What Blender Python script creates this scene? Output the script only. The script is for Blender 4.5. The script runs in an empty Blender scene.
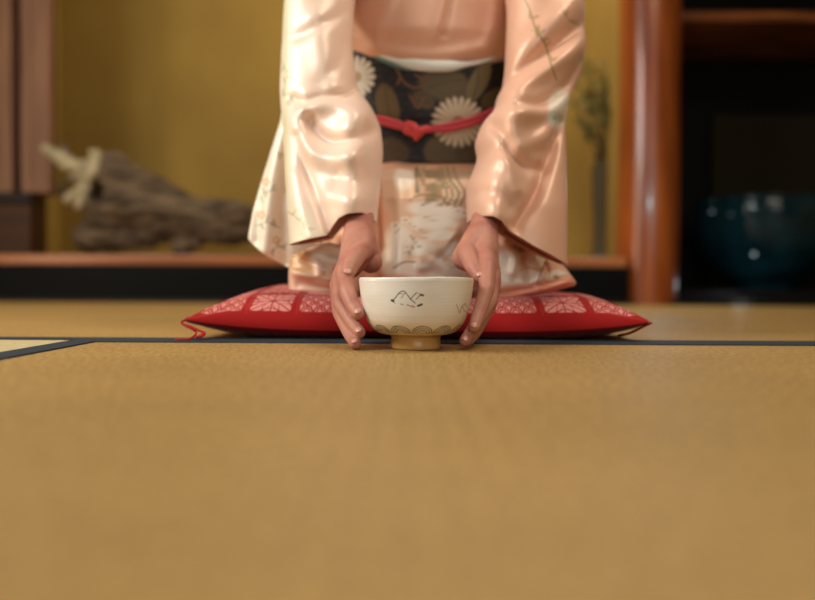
import bpy, bmesh, math, random
import numpy as np
from mathutils import Vector, Matrix

rng = np.random.RandomState(7)
random.seed(7)
S = bpy.context.scene
COL = S.collection
PI = math.pi
F = 815 * 35.0 / 36.0
CAM_H = 0.071
YH = 282.8

# ------------------------------------------------------------------ camera
cam_d = bpy.data.cameras.new('camera')
cam = bpy.data.objects.new('camera', cam_d)
COL.objects.link(cam)
cam_d.lens = 35.0
cam_d.sensor_width = 36.0
cam_d.sensor_fit = 'HORIZONTAL'
cam_d.clip_start = 0.01
pitch = math.atan((300 - YH) / F)
ROLL = math.radians(0.3)
M3 = Matrix.Rotation(PI / 2 - pitch, 3, 'X') @ Matrix.Rotation(ROLL, 3, 'Z')
cam.matrix_world = Matrix.Translation((0, 0, CAM_H)) @ M3.to_4x4()
cam_d.dof.use_dof = True
cam_d.dof.focus_distance = 0.85
cam_d.dof.aperture_fstop = 2.2
S.camera = cam
R = np.array(M3)


def P(px, py, Y):
    """world point at distance Y that lies on the line of sight of (px, py)"""
    px = np.asarray(px, float); py = np.asarray(py, float)
    d = np.stack([(px - 407.5) / F, -(py - 300.0) / F, -np.ones_like(px * py)], -1) @ R.T
    k = Y / d[..., 1]
    o = d * np.asarray(k)[..., None]
    o[..., 2] += CAM_H
    return o


def pr(co):
    c = np.array(co, float).reshape(-1, 3).copy()
    c[:, 2] -= CAM_H
    l = c @ R
    w = -l[:, 2]
    w = np.where(np.abs(w) < 1e-4, 1e-4, w)
    return 407.5 + F * l[:, 0] / w, 300.0 - F * l[:, 1] / w


def V(px, py, Y):
    return Vector(P(px, py, Y))


# ------------------------------------------------------------------ colour
def lin(r, g, b):
    o = []
    for c in (r, g, b):
        c = c / 255.0
        o.append(c / 12.92 if c <= 0.04045 else ((c + 0.055) / 1.055) ** 2.4)
    return np.array(o)


def mat(name, col=(200, 200, 200), rough=0.6, spec=0.5, attr=False, metallic=0, coat=0, sheen=0,
        noise=None, bump=None, trans=0, sss=0, wave=None, alpha=None):
    m = bpy.data.materials.new(name)
    m.use_nodes = True
    nt = m.node_tree
    b = nt.nodes['Principled BSDF']
    b.inputs['Roughness'].default_value = rough
    b.inputs['Specular IOR Level'].default_value = spec
    b.inputs['Metallic'].default_value = metallic
    b.inputs['Coat Weight'].default_value = coat
    b.inputs['Coat Roughness'].default_value = 0.12
    b.inputs['Sheen Weight'].default_value = sheen
    b.inputs['Sheen Roughness'].default_value = 0.4
    b.inputs['Transmission Weight'].default_value = trans
    if sss:
        b.inputs['Subsurface Weight'].default_value = sss
        b.inputs['Subsurface Radius'].default_value = (0.012, 0.005, 0.003)
        b.inputs['Subsurface Scale'].default_value = 0.6
    c = lin(*col)
    b.inputs['Base Color'].default_value = (*c, 1)
    tc = nt.nodes.new('ShaderNodeTexCoord')
    src = None
    if attr:
        a = nt.nodes.new('ShaderNodeAttribute'); a.attribute_name = 'Col'
        src = a.outputs['Color']
        nt.links.new(src, b.inputs['Base Color'])
    if noise:
        col2, scale, stretch, lo, hi = noise
        mp = nt.nodes.new('ShaderNodeMapping'); mp.inputs['Scale'].default_value = stretch
        nt.links.new(tc.outputs['Object'], mp.inputs['Vector'])
        n = nt.nodes.new('ShaderNodeTexNoise'); n.inputs['Scale'].default_value = scale
        n.inputs['Detail'].default_value = 6
        nt.links.new(mp.outputs['Vector'], n.inputs['Vector'])
        r = nt.nodes.new('ShaderNodeMapRange')
        r.inputs['From Min'].default_value = lo; r.inputs['From Max'].default_value = hi
        nt.links.new(n.outputs['Fac'], r.inputs['Value'])
        mx = nt.nodes.new('ShaderNodeMix'); mx.data_type = 'RGBA'
        nt.links.new(r.outputs['Result'], mx.inputs[0])
        if src is not None:
            nt.links.new(src, mx.inputs[6])
        else:
            mx.inputs[6].default_value = (*c, 1)
        mx.inputs[7].default_value = (*lin(*col2), 1)
        src = mx.outputs[2]
        nt.links.new(src, b.inputs['Base Color'])
    if bump:
        scale, stretch, strength, dist = bump
        mp = nt.nodes.new('ShaderNodeMapping'); mp.inputs['Scale'].default_value = stretch
        nt.links.new(tc.outputs['Object'], mp.inputs['Vector'])
        n = nt.nodes.new('ShaderNodeTexNoise'); n.inputs['Scale'].default_value = scale
        n.inputs['Detail'].default_value = 4
        nt.links.new(mp.outputs['Vector'], n.inputs['Vector'])
        bp = nt.nodes.new('ShaderNodeBump'); bp.inputs['Strength'].default_value = strength
        bp.inputs['Distance'].default_value = dist
        nt.links.new(n.outputs['Fac'], bp.inputs['Height'])
        nt.links.new(bp.outputs['Normal'], b.inputs['Normal'])
    return m


def tatami_mat(name, c1, c2, along):
    """woven rush: thin ribs along one axis, tied in rows across the other"""
    m = bpy.data.materials.new(name); m.use_nodes = True
    nt = m.node_tree; b = nt.nodes['Principled BSDF']
    b.inputs['Roughness'].default_value = 0.5
    b.inputs['Specular IOR Level'].default_value = 0.35
    tc = nt.nodes.new('ShaderNodeTexCoord')
    def noise(sx, sy, scale=1.0, detail=3):
        mp = nt.nodes.new('ShaderNodeMapping')
        mp.inputs['Scale'].default_value = (sx, sy, 1) if along == 'Y' else (sy, sx, 1)
        nt.links.new(tc.outputs['Object'], mp.inputs['Vector'])
        n = nt.nodes.new('ShaderNodeTexNoise'); n.inputs['Scale'].default_value = scale
        n.inputs['Detail'].default_value = detail
        nt.links.new(mp.outputs['Vector'], n.inputs['Vector'])
        return n.outputs['Fac']
    def wave(axis, period, dist):
        w = nt.nodes.new('ShaderNodeTexWave'); w.bands_direction = axis
        w.inputs['Scale'].default_value = 1.0 / period / 3.1831
        w.inputs['Distortion'].default_value = dist
        w.inputs['Detail'].default_value = 1
        w.inputs['Detail Scale'].default_value = 2
        nt.links.new(tc.outputs['Object'], w.inputs['Vector'])
        return w.outputs['Fac']
    def math_(op, a, c):
        n = nt.nodes.new('ShaderNodeMath'); n.operation = op
        for i, v in enumerate((a, c)):
            if isinstance(v, (int, float)): n.inputs[i].default_value = v
            else: nt.links.new(v, n.inputs[i])
        return n.outputs[0]
    fine = noise(330, 85, 1.0, 5)
    big = noise(3.0, 5.0, 1.0, 3)
    rows = wave('X' if along == 'Y' else 'Y', 0.0155, 0.6)
    ribs = wave('Y' if along == 'Y' else 'X', 0.0045, 1.2)
    s = math_('ADD', math_('MULTIPLY', fine, 1.5), math_('MULTIPLY', big, 0.4))
    s = math_('ADD', s, math_('MULTIPLY', rows, 0.05))
    s = math_('ADD', s, math_('MULTIPLY', ribs, 0.20))
    r = nt.nodes.new('ShaderNodeMapRange')
    r.inputs['From Min'].default_value = 0.72; r.inputs['From Max'].default_value = 1.42
    nt.links.new(s, r.inputs['Value'])
    mx = nt.nodes.new('ShaderNodeMix'); mx.data_type = 'RGBA'
    nt.links.new(r.outputs['Result'], mx.inputs[0])
    mx.inputs[6].default_value = (*lin(*c1), 1); mx.inputs[7].default_value = (*lin(*c2), 1)
    nt.links.new(mx.outputs[2], b.inputs['Base Color'])
    h = math_('ADD', math_('MULTIPLY', ribs, 0.6), math_('ADD', math_('MULTIPLY', rows, 0.4), math_('MULTIPLY', fine, 0.9)))
    bp = nt.nodes.new('ShaderNodeBump'); bp.inputs['Strength'].default_value = 0.55
    bp.inputs['Distance'].default_value = 0.001
    nt.links.new(h, bp.inputs['Height']); nt.links.new(bp.outputs['Normal'], b.inputs['Normal'])
    return m


# ------------------------------------------------------------------ mesh helpers
def link(name, me, m=None, parent=None, smooth=True):
    o = bpy.data.objects.new(name, me)
    COL.objects.link(o)
    if m is not None and not me.materials:
        me.materials.append(m)
    if smooth:
        me.polygons.foreach_set('use_smooth', [True] * len(me.polygons))
    if parent is not None:
        o.parent = parent
    me.update()
    return o


def from_arrays(name, vs, fs, m=None, parent=None, cols=None, smooth=True):
    me = bpy.data.meshes.new(name)
    vs = np.asarray(vs, float); fs = np.asarray(fs, np.int32)
    me.vertices.add(len(vs)); me.vertices.foreach_set('co', vs.ravel())
    n = fs.shape[1]
    me.loops.add(fs.size); me.loops.foreach_set('vertex_index', fs.ravel())
    me.polygons.add(len(fs))
    me.polygons.foreach_set('loop_start', np.arange(len(fs), dtype=np.int32) * n)
    me.polygons.foreach_set('loop_total', np.full(len(fs), n, np.int32))
    me.update(calc_edges=True)
    me.validate()
    if cols is not None:
        paint(me, cols)
    return link(name, me, m, parent, smooth)


def paint(me, cols):
    a = me.color_attributes.new(name='Col', type='FLOAT_COLOR', domain='POINT')
    c = np.ones((len(me.vertices), 4)); c[:, :3] = cols
    a.data.foreach_set('color', c.ravel())


def grid_faces(nr, nc, wrap=False, off=0, flip=False):
    r = np.arange(nr - 1)[:, None]; c = np.arange(nc if wrap else nc - 1)[None, :]
    a = r * nc + c; b = r * nc + (c + 1) % nc
    d = (r + 1) * nc + c; e = (r + 1) * nc + (c + 1) % nc
    q = np.stack([a, b, e, d] if not flip else [a, d, e, b], -1).reshape(-1, 4) + off
    return q


def cap_fan(idx, centre):
    idx = list(idx)
    return [[idx[i], idx[(i + 1) % len(idx)], centre, centre] for i in range(len(idx))]


def bm_obj(name, bm, m, parent=None, smooth=False, bevel=0):
    if bevel:
        bmesh.ops.bevel(bm, geom=list(bm.edges), offset=bevel, segments=2, affect='EDGES', profile=0.6)
    bmesh.ops.recalc_face_normals(bm, faces=bm.faces)
    me = bpy.data.meshes.new(name); bm.to_mesh(me); bm.free()
    return link(name, me, m, parent, smooth)


def add_box(bm, x0, x1, y0, y1, z0, z1):
    vs = [bm.verts.new((x, y, z)) for x in (x0, x1) for y in (y0, y1) for z in (z0, z1)]
    for f in ((0, 1, 3, 2), (4, 6, 7, 5), (0, 4, 5, 1), (2, 3, 7, 6), (0, 2, 6, 4), (1, 5, 7, 3)):
        bm.faces.new([vs[i] for i in f])


def box(name, x0, x1, y0, y1, z0, z1, m, parent=None, bevel=0.002):
    bm = bmesh.new(); add_box(bm, x0, x1, y0, y1, z0, z1)
    return bm_obj(name, bm, m, parent, bevel=bevel)


def smooth_path(pts, n):
    """Catmull-Rom through pts (k,3+) -> n samples"""
    p = np.asarray(pts, float)
    p = np.vstack([2 * p[0] - p[1], p, 2 * p[-1] - p[-2]])
    t = np.linspace(0, len(p) - 3 - 1e-6, n)
    i = t.astype(int); u = (t - i)[:, None]
    a, b, c, d = p[i], p[i + 1], p[i + 2], p[i + 3]
    return 0.5 * (2 * b + (c - a) * u + (2 * a - 5 * b + 4 * c - d) * u ** 2 + (3 * b - a - 3 * c + d) * u ** 3)


def tube_arrays(path, radii, seg=12, flat=1.0, up=(0, 0, 1)):
    path = np.asarray(path, float); n = len(path)
    radii = np.broadcast_to(np.asarray(radii, float), (n,))
    t = np.gradient(path, axis=0); t /= np.linalg.norm(t, axis=1)[:, None] + 1e-12
    up = np.asarray(up, float)
    s = np.cross(t, up); ln = np.linalg.norm(s, axis=1)[:, None]
    s = np.where(ln < 1e-3, np.array([1.0, 0, 0]), s / (ln + 1e-12))
    w = np.cross(s, t)
    a = np.linspace(0, 2 * PI, seg, endpoint=False)
    ring = s[:, None, :] * np.cos(a)[None, :, None] * flat + w[:, None, :] * np.sin(a)[None, :, None]
    v = path[:, None, :] + ring * radii[:, None, None]
    v = v.reshape(-1, 3)
    f = grid_faces(n, seg, True)
    base = len(v)
    v = np.vstack([v, path[0], path[-1]])
    caps = [[(i + 1) % seg, i, base, base] for i in range(seg)] + \
           [[(n - 1) * seg + i, (n - 1) * seg + (i + 1) % seg, base + 1, base + 1] for i in range(seg)]
    return v, f, np.array(caps)


def add_tube(bm, path, radii, seg=10, flat=1.0, up=(0, 0, 1)):
    v, f, caps = tube_arrays(path, radii, seg, flat, up)
    vs = [bm.verts.new(p) for p in v]
    for q in f: bm.faces.new([vs[i] for i in q])
    for q in caps: bm.faces.new([vs[i] for i in q[:3]])


def lathe(name, prof, m, parent=None, seg=48, loc=(0, 0, 0)):
    prof = np.asarray(prof, float)
    a = np.linspace(0, 2 * PI, seg, endpoint=False)
    v = np.stack([prof[:, 0:1] * np.cos(a) + loc[0], prof[:, 0:1] * np.sin(a) + loc[1],
                  np.repeat(prof[:, 1:2], seg, 1) + loc[2]], -1).reshape(-1, 3)
    return from_arrays(name, v, grid_faces(len(prof), seg, True), m, parent)


def blob_mesh(balls, voxel, smooth_it=6, smooth_f=0.5):
    """balls: list of (centre, (rx,ry,rz), rotation3x3 or None). Fused into one closed surface."""
    bm = bmesh.new(); bmesh.ops.create_icosphere(bm, subdivisions=3, radius=1.0)
    bm.verts.ensure_lookup_table(); bm.faces.ensure_lookup_table()
    sv = np.array([v.co[:] for v in bm.verts]); sf = np.array([[v.index for v in f.verts] for f in bm.faces]); bm.free()
    vs = []; fs = []
    for k, (c, r, rot) in enumerate(balls):
        p = sv * np.asarray(r)
        if rot is not None: p = p @ np.asarray(rot).T
        vs.append(p + np.asarray(c)); fs.append(sf + k * len(sv))
    me = bpy.data.meshes.new('tmp')
    vs = np.vstack(vs); fs = np.vstack(fs)
    me.vertices.add(len(vs)); me.vertices.foreach_set('co', vs.ravel())
    me.loops.add(fs.size); me.loops.foreach_set('vertex_index', fs.astype(np.int32).ravel())
    me.polygons.add(len(fs)); me.polygons.foreach_set('loop_start', np.arange(len(fs), dtype=np.int32) * 3)
    me.polygons.foreach_set('loop_total', np.full(len(fs), 3, np.int32))
    me.update(calc_edges=True)
    o = bpy.data.objects.new('tmp', me); COL.objects.link(o)
    md = o.modifiers.new('r', 'REMESH'); md.mode = 'VOXEL'; md.voxel_size = voxel
    if smooth_it:
        ms = o.modifiers.new('s', 'SMOOTH'); ms.iterations = smooth_it; ms.factor = smooth_f
    dg = bpy.context.evaluated_depsgraph_get()
    ev = o.evaluated_get(dg)
    out = bpy.data.meshes.new_from_object(ev)
    bpy.data.objects.remove(o); bpy.data.meshes.remove(me)
    return out


def chain(balls, nodes, step=0.25):
    """nodes: (x,y,z,r) ; overlapping balls along the polyline"""
    nodes = [np.array(n, float) for n in nodes]
    for a, b in zip(nodes[:-1], nodes[1:]):
        L = np.linalg.norm(b[:3] - a[:3]); n = max(2, int(L / (min(a[3], b[3]) * step)) + 1)
        for t in np.linspace(0, 1, n):
            q = a + (b - a) * t
            balls.append((q[:3], (q[3],) * 3, None))


def co_of(me):
    c = np.empty(len(me.vertices) * 3); me.vertices.foreach_get('co', c); return c.reshape(-1, 3)


def set_co(me, c):
    me.vertices.foreach_set('co', np.asarray(c, float).ravel()); me.update()


def tag(o, label=None, cat=None, group=None, kind=None):
    if label: o['label'] = label
    if cat: o['category'] = cat
    if group: o['group'] = group
    if kind: o['kind'] = kind
    return o


def struct(o):
    o['kind'] = 'structure'; return o


# ------------------------------------------------------------------ 2-D drawing on surfaces
def seg_dist(x, y, pts):
    d = np.full(np.shape(x), 1e9)
    for (x0, y0), (x1, y1) in zip(pts[:-1], pts[1:]):
        dx, dy = x1 - x0, y1 - y0
        t = np.clip(((x - x0) * dx + (y - y0) * dy) / (dx * dx + dy * dy + 1e-12), 0, 1)
        d = np.minimum(d, np.hypot(x - x0 - t * dx, y - y0 - t * dy))
    return d


def curve2(pts, n=24):
    return [tuple(p) for p in smooth_path(np.array(pts, float), n)]


def sstep(a, b, x):
    t = np.clip((x - a) / (b - a), 0, 1); return t * t * (3 - 2 * t)


def mixc(col, mask, rgb):
    c = lin(*rgb) if not isinstance(rgb, np.ndarray) else rgb
    mask = np.clip(mask, 0, 1)[:, None]
    col[:] = col * (1 - mask) + c * mask


def stroke(col, x, y, pts, w, rgb, a=1.0, soft=0.5):
    mixc(col, a * (1 - sstep(w - soft, w + soft, seg_dist(x, y, pts))), rgb)


def ell(x, y, cx, cy, rx, ry, ang=0, soft=0.15):
    c, s = math.cos(ang), math.sin(ang)
    u = ((x - cx) * c + (y - cy) * s) / rx; v = (-(x - cx) * s + (y - cy) * c) / ry
    return 1 - sstep(1 - soft, 1 + soft, np.hypot(u, v))


def wob(x, y, f, seed=0):
    r = np.random.RandomState(seed); o = 0
    for k in range(7):
        a = r.uniform(0, 2 * PI); ff = f * r.uniform(.6, 1.9)
        o = o + np.sin((x * math.cos(a) + y * math.sin(a)) * ff + r.uniform(0, 6.28))
    return o / 7


def flower(col, x, y, cx, cy, r, rgb, n=18, hole=0.3, a=1.0, squash=1.0, centre=None):
    dx = x - cx; dy = (y - cy) / squash
    rr = np.hypot(dx, dy); th = np.arctan2(dy, dx)
    pet = np.abs(np.cos(th * n / 2))
    m = (1 - sstep(r * .90, r * 1.02, rr / (0.80 + .20 * pet))) * sstep(hole * r, hole * r + 1, rr) * (1 - (1 - sstep(.2, .6, pet)) * (.35 + .65 * sstep(.5 * r, .9 * r, rr)))
    mixc(col, a * m, rgb)
    if centre: mixc(col, a * (1 - sstep(hole * r, hole * r + 1, rr)), centre)


# ------------------------------------------------------------------ materials
M_tat = tatami_mat('rush_weave', (128, 102, 58), (190, 154, 92), 'Y')
M_tat2 = tatami_mat('rush_weave_sheen_tone', (168, 152, 108), (216, 202, 160), 'X')  # paler colour stands in for the sheen of rush laid crosswise
M_heri = mat('navy_border_cloth', (38, 48, 58), .75, .3, bump=(900, (1, 1, 1), .4, .0006))
M_core = mat('straw_core', (150, 130, 80), .8)
M_wall = mat('ochre_plaster', (164, 136, 68), .9, .2, noise=((146, 118, 60), 2.2, (1, 1, 1), .3, .7), bump=(60, (1, 1, 1), .3, .002))
M_black = mat('black_lacquer', (4, 5, 6), .5, .1)
M_redwood = mat('red_brown_wood', (178, 108, 60), .3, .5, noise=((142, 82, 44), 6, (.3, 8, 8), .35, .65))
M_post = mat('polished_log', (164, 84, 34), .3, .5, coat=.35, noise=((120, 54, 20), 5, (5, 5, .5), .35, .65), bump=(9, (3, 3, .6), .25, .006))
M_postL = mat('brown_cedar_post', (140, 102, 76), .55, .3, noise=((116, 80, 60), 7, (7, 7, .4), .35, .65))
M_dark = mat('dark_stained_wood', (30, 21, 14), .6, .3, noise=((20, 14, 10), 6, (.5, 5, 5), .3, .7))
M_vdark = mat('recess_shade_wood', (13, 12, 10), .7, .2)  # near-black, so the colour itself carries the shade of the recess
M_panel = mat('dark_olive_panel', (42, 36, 20), .8, .2)
M_shelf = mat('shelf_wood', (160, 90, 40), .45, .4, noise=((70, 38, 18), 6, (.5, 6, 6), .35, .65))
M_sand = mat('alcove_board', (140, 98, 50), .5, .4, noise=((110, 74, 38), 5, (.4, 6, 6), .35, .65))

M_ledge = mat('brown_ledge_wood', (74, 46, 28), .5, .2, noise=((52, 32, 20), 6, (.5, 5, 5), .3, .7))
# ------------------------------------------------------------------ setting
YB = 0.952          # the joint between the two rows of mats
TK = 2.68           # the front of the alcove
X0 = float(P(97, 340.5, .93)[0])   # -.36
HW = 0.032
fl = box('floor', -2.6, 2.4, -1.2, TK + .9, -.09, -.055, M_dark, bevel=0); struct(fl)


def tatami(x0, x1, y0, y1, m, borders, label, g=.0012):
    x0 += g; x1 -= g; y0 += g; y1 -= g
    bm = bmesh.new(); add_box(bm, x0, x1, y0, y1, -.055, 0)
    o = bm_obj('tatami_mat', bm, m, bevel=.0015)
    tag(o, label, 'tatami mat', 'tatami mats on the floor')
    for b in borders:
        e = .0012; t = .0014
        if b == 'N': q = (x0 - e, x1 + e, y1 - HW, y1 + e)
        if b == 'S': q = (x0 - e, x1 + e, y0 - e, y0 + HW)
        if b == 'W': q = (x0 - e, x0 + HW, y0 - e, y1 + e)
        if b == 'E': q = (x1 - HW, x1 + e, y0 - e, y1 + e)
        box('cloth_border', *q, -.05, t, M_heri, o, bevel=.0006)
    return o


tatami(X0, X0 + 1.82, YB - .91, YB, M_tat, 'NS', 'large tan tatami mat in the foreground, under the tea bowl')
tatami(X0 - .91, X0, YB - 1.82, YB, M_tat2, 'EW', 'paler tatami mat at the far left with a diagonal navy border')
tatami(X0 - 1.5, .56, YB, TK, M_tat, 'S', 'tatami mat under the red cushion, reaching back to the black alcove sill')
tatami(.56, 2.3, YB, TK + .02, M_tat, 'S', 'tatami mat at the right in front of the thick round post and dark recess')

# raised alcove
zt1 = float(P(200, 265, TK)[2]); zt2 = float(P(200, 255, TK)[2])
XR = float(P(627, 280, TK)[0]) + .01
struct(box('trim_1', -2.4, XR, TK, TK + .10, -.05, zt1, M_black, bevel=.004))
struct(box('trim_2', -2.4, XR - .01, TK + .006, TK + .10, zt1, zt2, M_redwood, bevel=.004))
struct(box('trim_3', -2.4, XR, TK - .012, TK, .0015, .012, M_dark, bevel=.002))
AF = zt2 - .004
struct(box('alcove_floor', -2.4, .84, TK + .10, 3.60, AF - .04, AF, M_sand, bevel=.002))
struct(box('wall_back', -2.4, .84, 3.55, 3.65, AF - .01, 2.4, M_wall, bevel=0))
# left end of the alcove: two posts on a dark ledge, a recess between them
pl = [P(x, 190, 2.86) for x in (21, 50, -60, 9)]
zl = float(P(30, 190, 2.86)[2])
struct(box('wall_left', -2.4, float(P(60, 190, 3.55)[0]) , 3.1, 3.55, AF, 2.4, M_wall, bevel=0))
struct(box('trim_4', float(pl[0][0]), float(pl[1][0]), 2.86, 2.90, zl - .01, 2.4, M_postL, bevel=.006))
struct(box('trim_5', float(pl[2][0]), float(pl[3][0]), 2.88, 2.92, zl - .01, 2.4, M_postL, bevel=.006))
struct(box('trim_6', float(pl[2][0]), float(pl[1][0]) - .02, 2.925, 2.96, zl - .01, 2.4, M_dark, bevel=.002))
led = box('low_ledge', -1.9, float(P(47, 230, 2.97)[0]), 2.84, 2.97, AF, zl - .012, M_ledge, bevel=.004)
tag(led, 'dark wooden ledge below the brown posts at the left end of the alcove', 'ledge')
box('front_rail', -1.9, float(P(47, 230, 2.97)[0]) + .004, 2.826, 2.842, zl - .05, zl - .012, M_dark, led, bevel=.003)
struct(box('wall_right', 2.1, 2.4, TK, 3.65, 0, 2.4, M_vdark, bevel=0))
struct(box('wall_side_right', 2.3, 2.4, -1.2, TK, 0, 2.4, M_wall, bevel=0))
struct(box('wall_side_left', -2.6, -2.5, -1.2, TK + .9, 0, 2.4, M_wall, bevel=0))
struct(box('wall_partition', .78, .86, TK + .2, 3.6, 0, 2.4, M_wall, bevel=0))

# thick round post
pc = P(645.5, 290, TK + .11)
prx = (677 - 617) / 2 / F * (TK + .11)
pth = np.linspace(0, 2 * PI, 64, endpoint=False)
zz = np.linspace(0.0, 2.4, 140)
pv = []
for z in zz:
    r = prx * (1 - .03 * math.exp(-z / .2)) + .0025 * math.sin(z * 5.1 + 1)
    rr = r * (1 + .012 * np.sin(3 * pth + z * 1.5) + .008 * np.sin(7 * pth - z))
    cx = float(pc[0]) + .006 * math.sin(z * 2.2 + .4)
    pv.append(np.stack([cx + rr * np.cos(pth), TK + .11 + rr * np.sin(pth), np.full(64, z)], -1))
post = from_arrays('alcove_post', np.array(pv).reshape(-1, 3), grid_faces(len(zz), 64, True), M_post)
tag(post, 'thick round polished reddish wooden post beside the dark recess', 'post')

# dark recess at the right
RX0 = .86
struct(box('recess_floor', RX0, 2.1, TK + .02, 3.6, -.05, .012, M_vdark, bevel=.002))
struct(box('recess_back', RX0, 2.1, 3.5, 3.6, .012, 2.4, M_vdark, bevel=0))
sz = float(P(750, 16, 2.98)[2])
sh = box('wall_shelf', RX0 + .002, 2.098, 2.98, 3.49, sz - .018, sz + .018, M_shelf, bevel=.004)
tag(sh, 'brown wooden shelf high up in the dark recess', 'shelf')
a = P(712, 116, 3.46); b_ = P(830, 200, 3.46)
pn = box('back_panel', float(a[0]), 2.0, 3.44, 3.498, .013, float(a[2]), M_panel, bevel=.003)
tag(pn, 'dark olive panel on the back of the recess above the glass bowl', 'panel')
ba = box('low_stand', 1.02, 1.9, 2.98, 3.42, .012, .05, M_vdark, bevel=.004)
tag(ba, 'low black stand under the dark glass bowl', 'stand')

# big dark glass bowl on its stand
M_teal = mat('dark_teal_glass', (14, 46, 54), .05, .3, coat=.0, noise=((6, 24, 30), 9, (1, 1, 1), .35, .7))
GB = np.array([float(P(768, 250, 3.14)[0]), 3.14, .05])
prof = [(0, .004), (.09, .004), (.10, 0), (.108, .004), (.112, .015), (.13, .03), (.19, .07), (.24, .13), (.27, .20), (.283, .27),
        (.285, .31), (.279, .335), (.283, .347), (.279, .352), (.270, .347), (.268, .32), (.262, .26), (.235, .17), (.18, .10), (.09, .045), (0, .04)]
pf = smooth_path(np.array(prof), 140)
gb = lathe('glass_bowl', pf, M_teal, seg=96, loc=tuple(GB))
tag(gb, 'large dark teal glass bowl with small glints in the recess at the right', 'bowl')


# ------------------------------------------------------------------ driftwood
def px3(x, y, Y, r): return (*P(x, y, Y), r)


def mm(pxw, Y): return pxw / F * Y


D = 2.88
w = []
chain(w, [px3(330, 232, D + .1, .055), px3(250, 226, D + .04, .062), px3(205, 226, D, .07), px3(165, 214, D - .02, .085),
          px3(130, 200, D - .03, .10), px3(106, 186, D - .04, .09), px3(92, 172, D - .04, .05)])
chain(w, [px3(140, 205, D, .085), px3(112, 222, D, .085), px3(92, 236, D, .06)])
chain(w, [px3(160, 226, D, .06), px3(130, 234, D, .055), px3(96, 238, D, .05)])
chain(w, [px3(120, 182, D - .03, .05), px3(108, 166, D - .05, .035), px3(100, 158, D - .06, .026), px3(96, 151, D - .06, .016)])
chain(w, [px3(100, 172, D - .05, .03), px3(85, 171, D - .08, .020), px3(72, 166, D - .09, .018), px3(60, 157, D - .1, .015), px3(46, 149, D - .1, .010)])
chain(w, [px3(66, 161, D - .09, .014), px3(66, 152, D - .1, .012), px3(61, 145, D - .1, .008)])
chain(w, [px3(98, 178, D - .05, .03), px3(82, 184, D - .08, .018), px3(76, 196, D - .08, .015), px3(80, 207, D - .08, .010)])
chain(w, [px3(76, 190, D - .09, .014), px3(68, 198, D - .1, .014)])
chain(w, [px3(215, 228, D, .05), px3(190, 240, D - .01, .04), px3(180, 246, D - .01, .028)])
chain(w, [px3(90, 168, D - .08, .016), px3(93, 158, D - .1, .013), px3(90, 150, D - .1, .009)])
chain(w, [px3(82, 176, D - .09, .02), px3(68, 180, D - .1, .014), px3(60, 190, D - .1, .01)])
chain(w, [px3(150, 196, D - .04, .055), px3(128, 178, D - .03, .05), px3(112, 160, D - .04, .03)])
chain(w, [px3(120, 186, D - .04, .05), px3(150, 192, D - .04, .055), px3(190, 210, D - .02, .05), px3(240, 216, D, .045)])
wm = blob_mesh(w, .006, 2)
c = co_of(wm)
ax = np.array([.95, 0, -.3]); s_ = c @ ax
rad = c[:, 2] * 30 + c[:, 0] * 9
n_ = np.sin(rad * 1.7 + 2 * np.sin(s_ * 9)) * .006 + wob(c[:, 0] * 1, c[:, 2], 60, 3) * .009 + wob(c[:, 0], c[:, 2], 25, 5) * .012 + wob(c[:, 1], c[:, 2] * 2, 45, 9) * .007
nr = np.empty(len(wm.vertices) * 3); wm.vertices.foreach_get('normal', nr); nr = nr.reshape(-1, 3)
n_ = n_ + .006 * np.abs(np.sin(rad * 2.9 + 3 * wob(c[:, 0], c[:, 2], 14, 77))) + .006 * wob(c[:, 0] + c[:, 1], c[:, 2] * 1.5, 110, 13)
hole = np.exp(-(np.hypot((pr(c)[0] - 94) / 7, (pr(c)[1] - 190) / 10)) ** 4) * (c[:, 1] < D)
c = c + nr * n_[:, None]
c[:, 1] += hole * .09
c[:, 2] = np.maximum(c[:, 2], AF + .001)
set_co(wm, c)
px, py = pr(c)
dc = np.tile(lin(112, 96, 76), (len(c), 1))
mixc(dc, .5 + .8 * wob(c[:, 0] * 1.2, c[:, 2] * 3, 40, 11), (60, 48, 38))
mixc(dc, sstep(.0, .5, wob(c[:, 0] * .6 + c[:, 2], c[:, 2] * 4, 50, 12)) * .6, (128, 108, 86))
tip = 1 - sstep(5, 13, seg_dist(px, py, [(46, 150), (66, 165), (86, 170), (92, 152)]))
tip2 = 1 - sstep(6, 13, seg_dist(px, py, [(84, 180), (74, 200), (70, 204)]))
mixc(dc, np.maximum(tip, tip2) * (.65 + .5 * wob(c[:, 0], c[:, 2], 70, 19)), (206, 194, 158))
paint(wm, dc)
M_drift = mat('weathered_driftwood', attr=True, rough=.85, spec=.2, bump=(40, (1, 1, 6), .6, .01))
dw = link('driftwood', wm, M_drift)
tag(dw, 'gnarled grey driftwood log with pale root tips on the alcove floor', 'driftwood')

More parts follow.
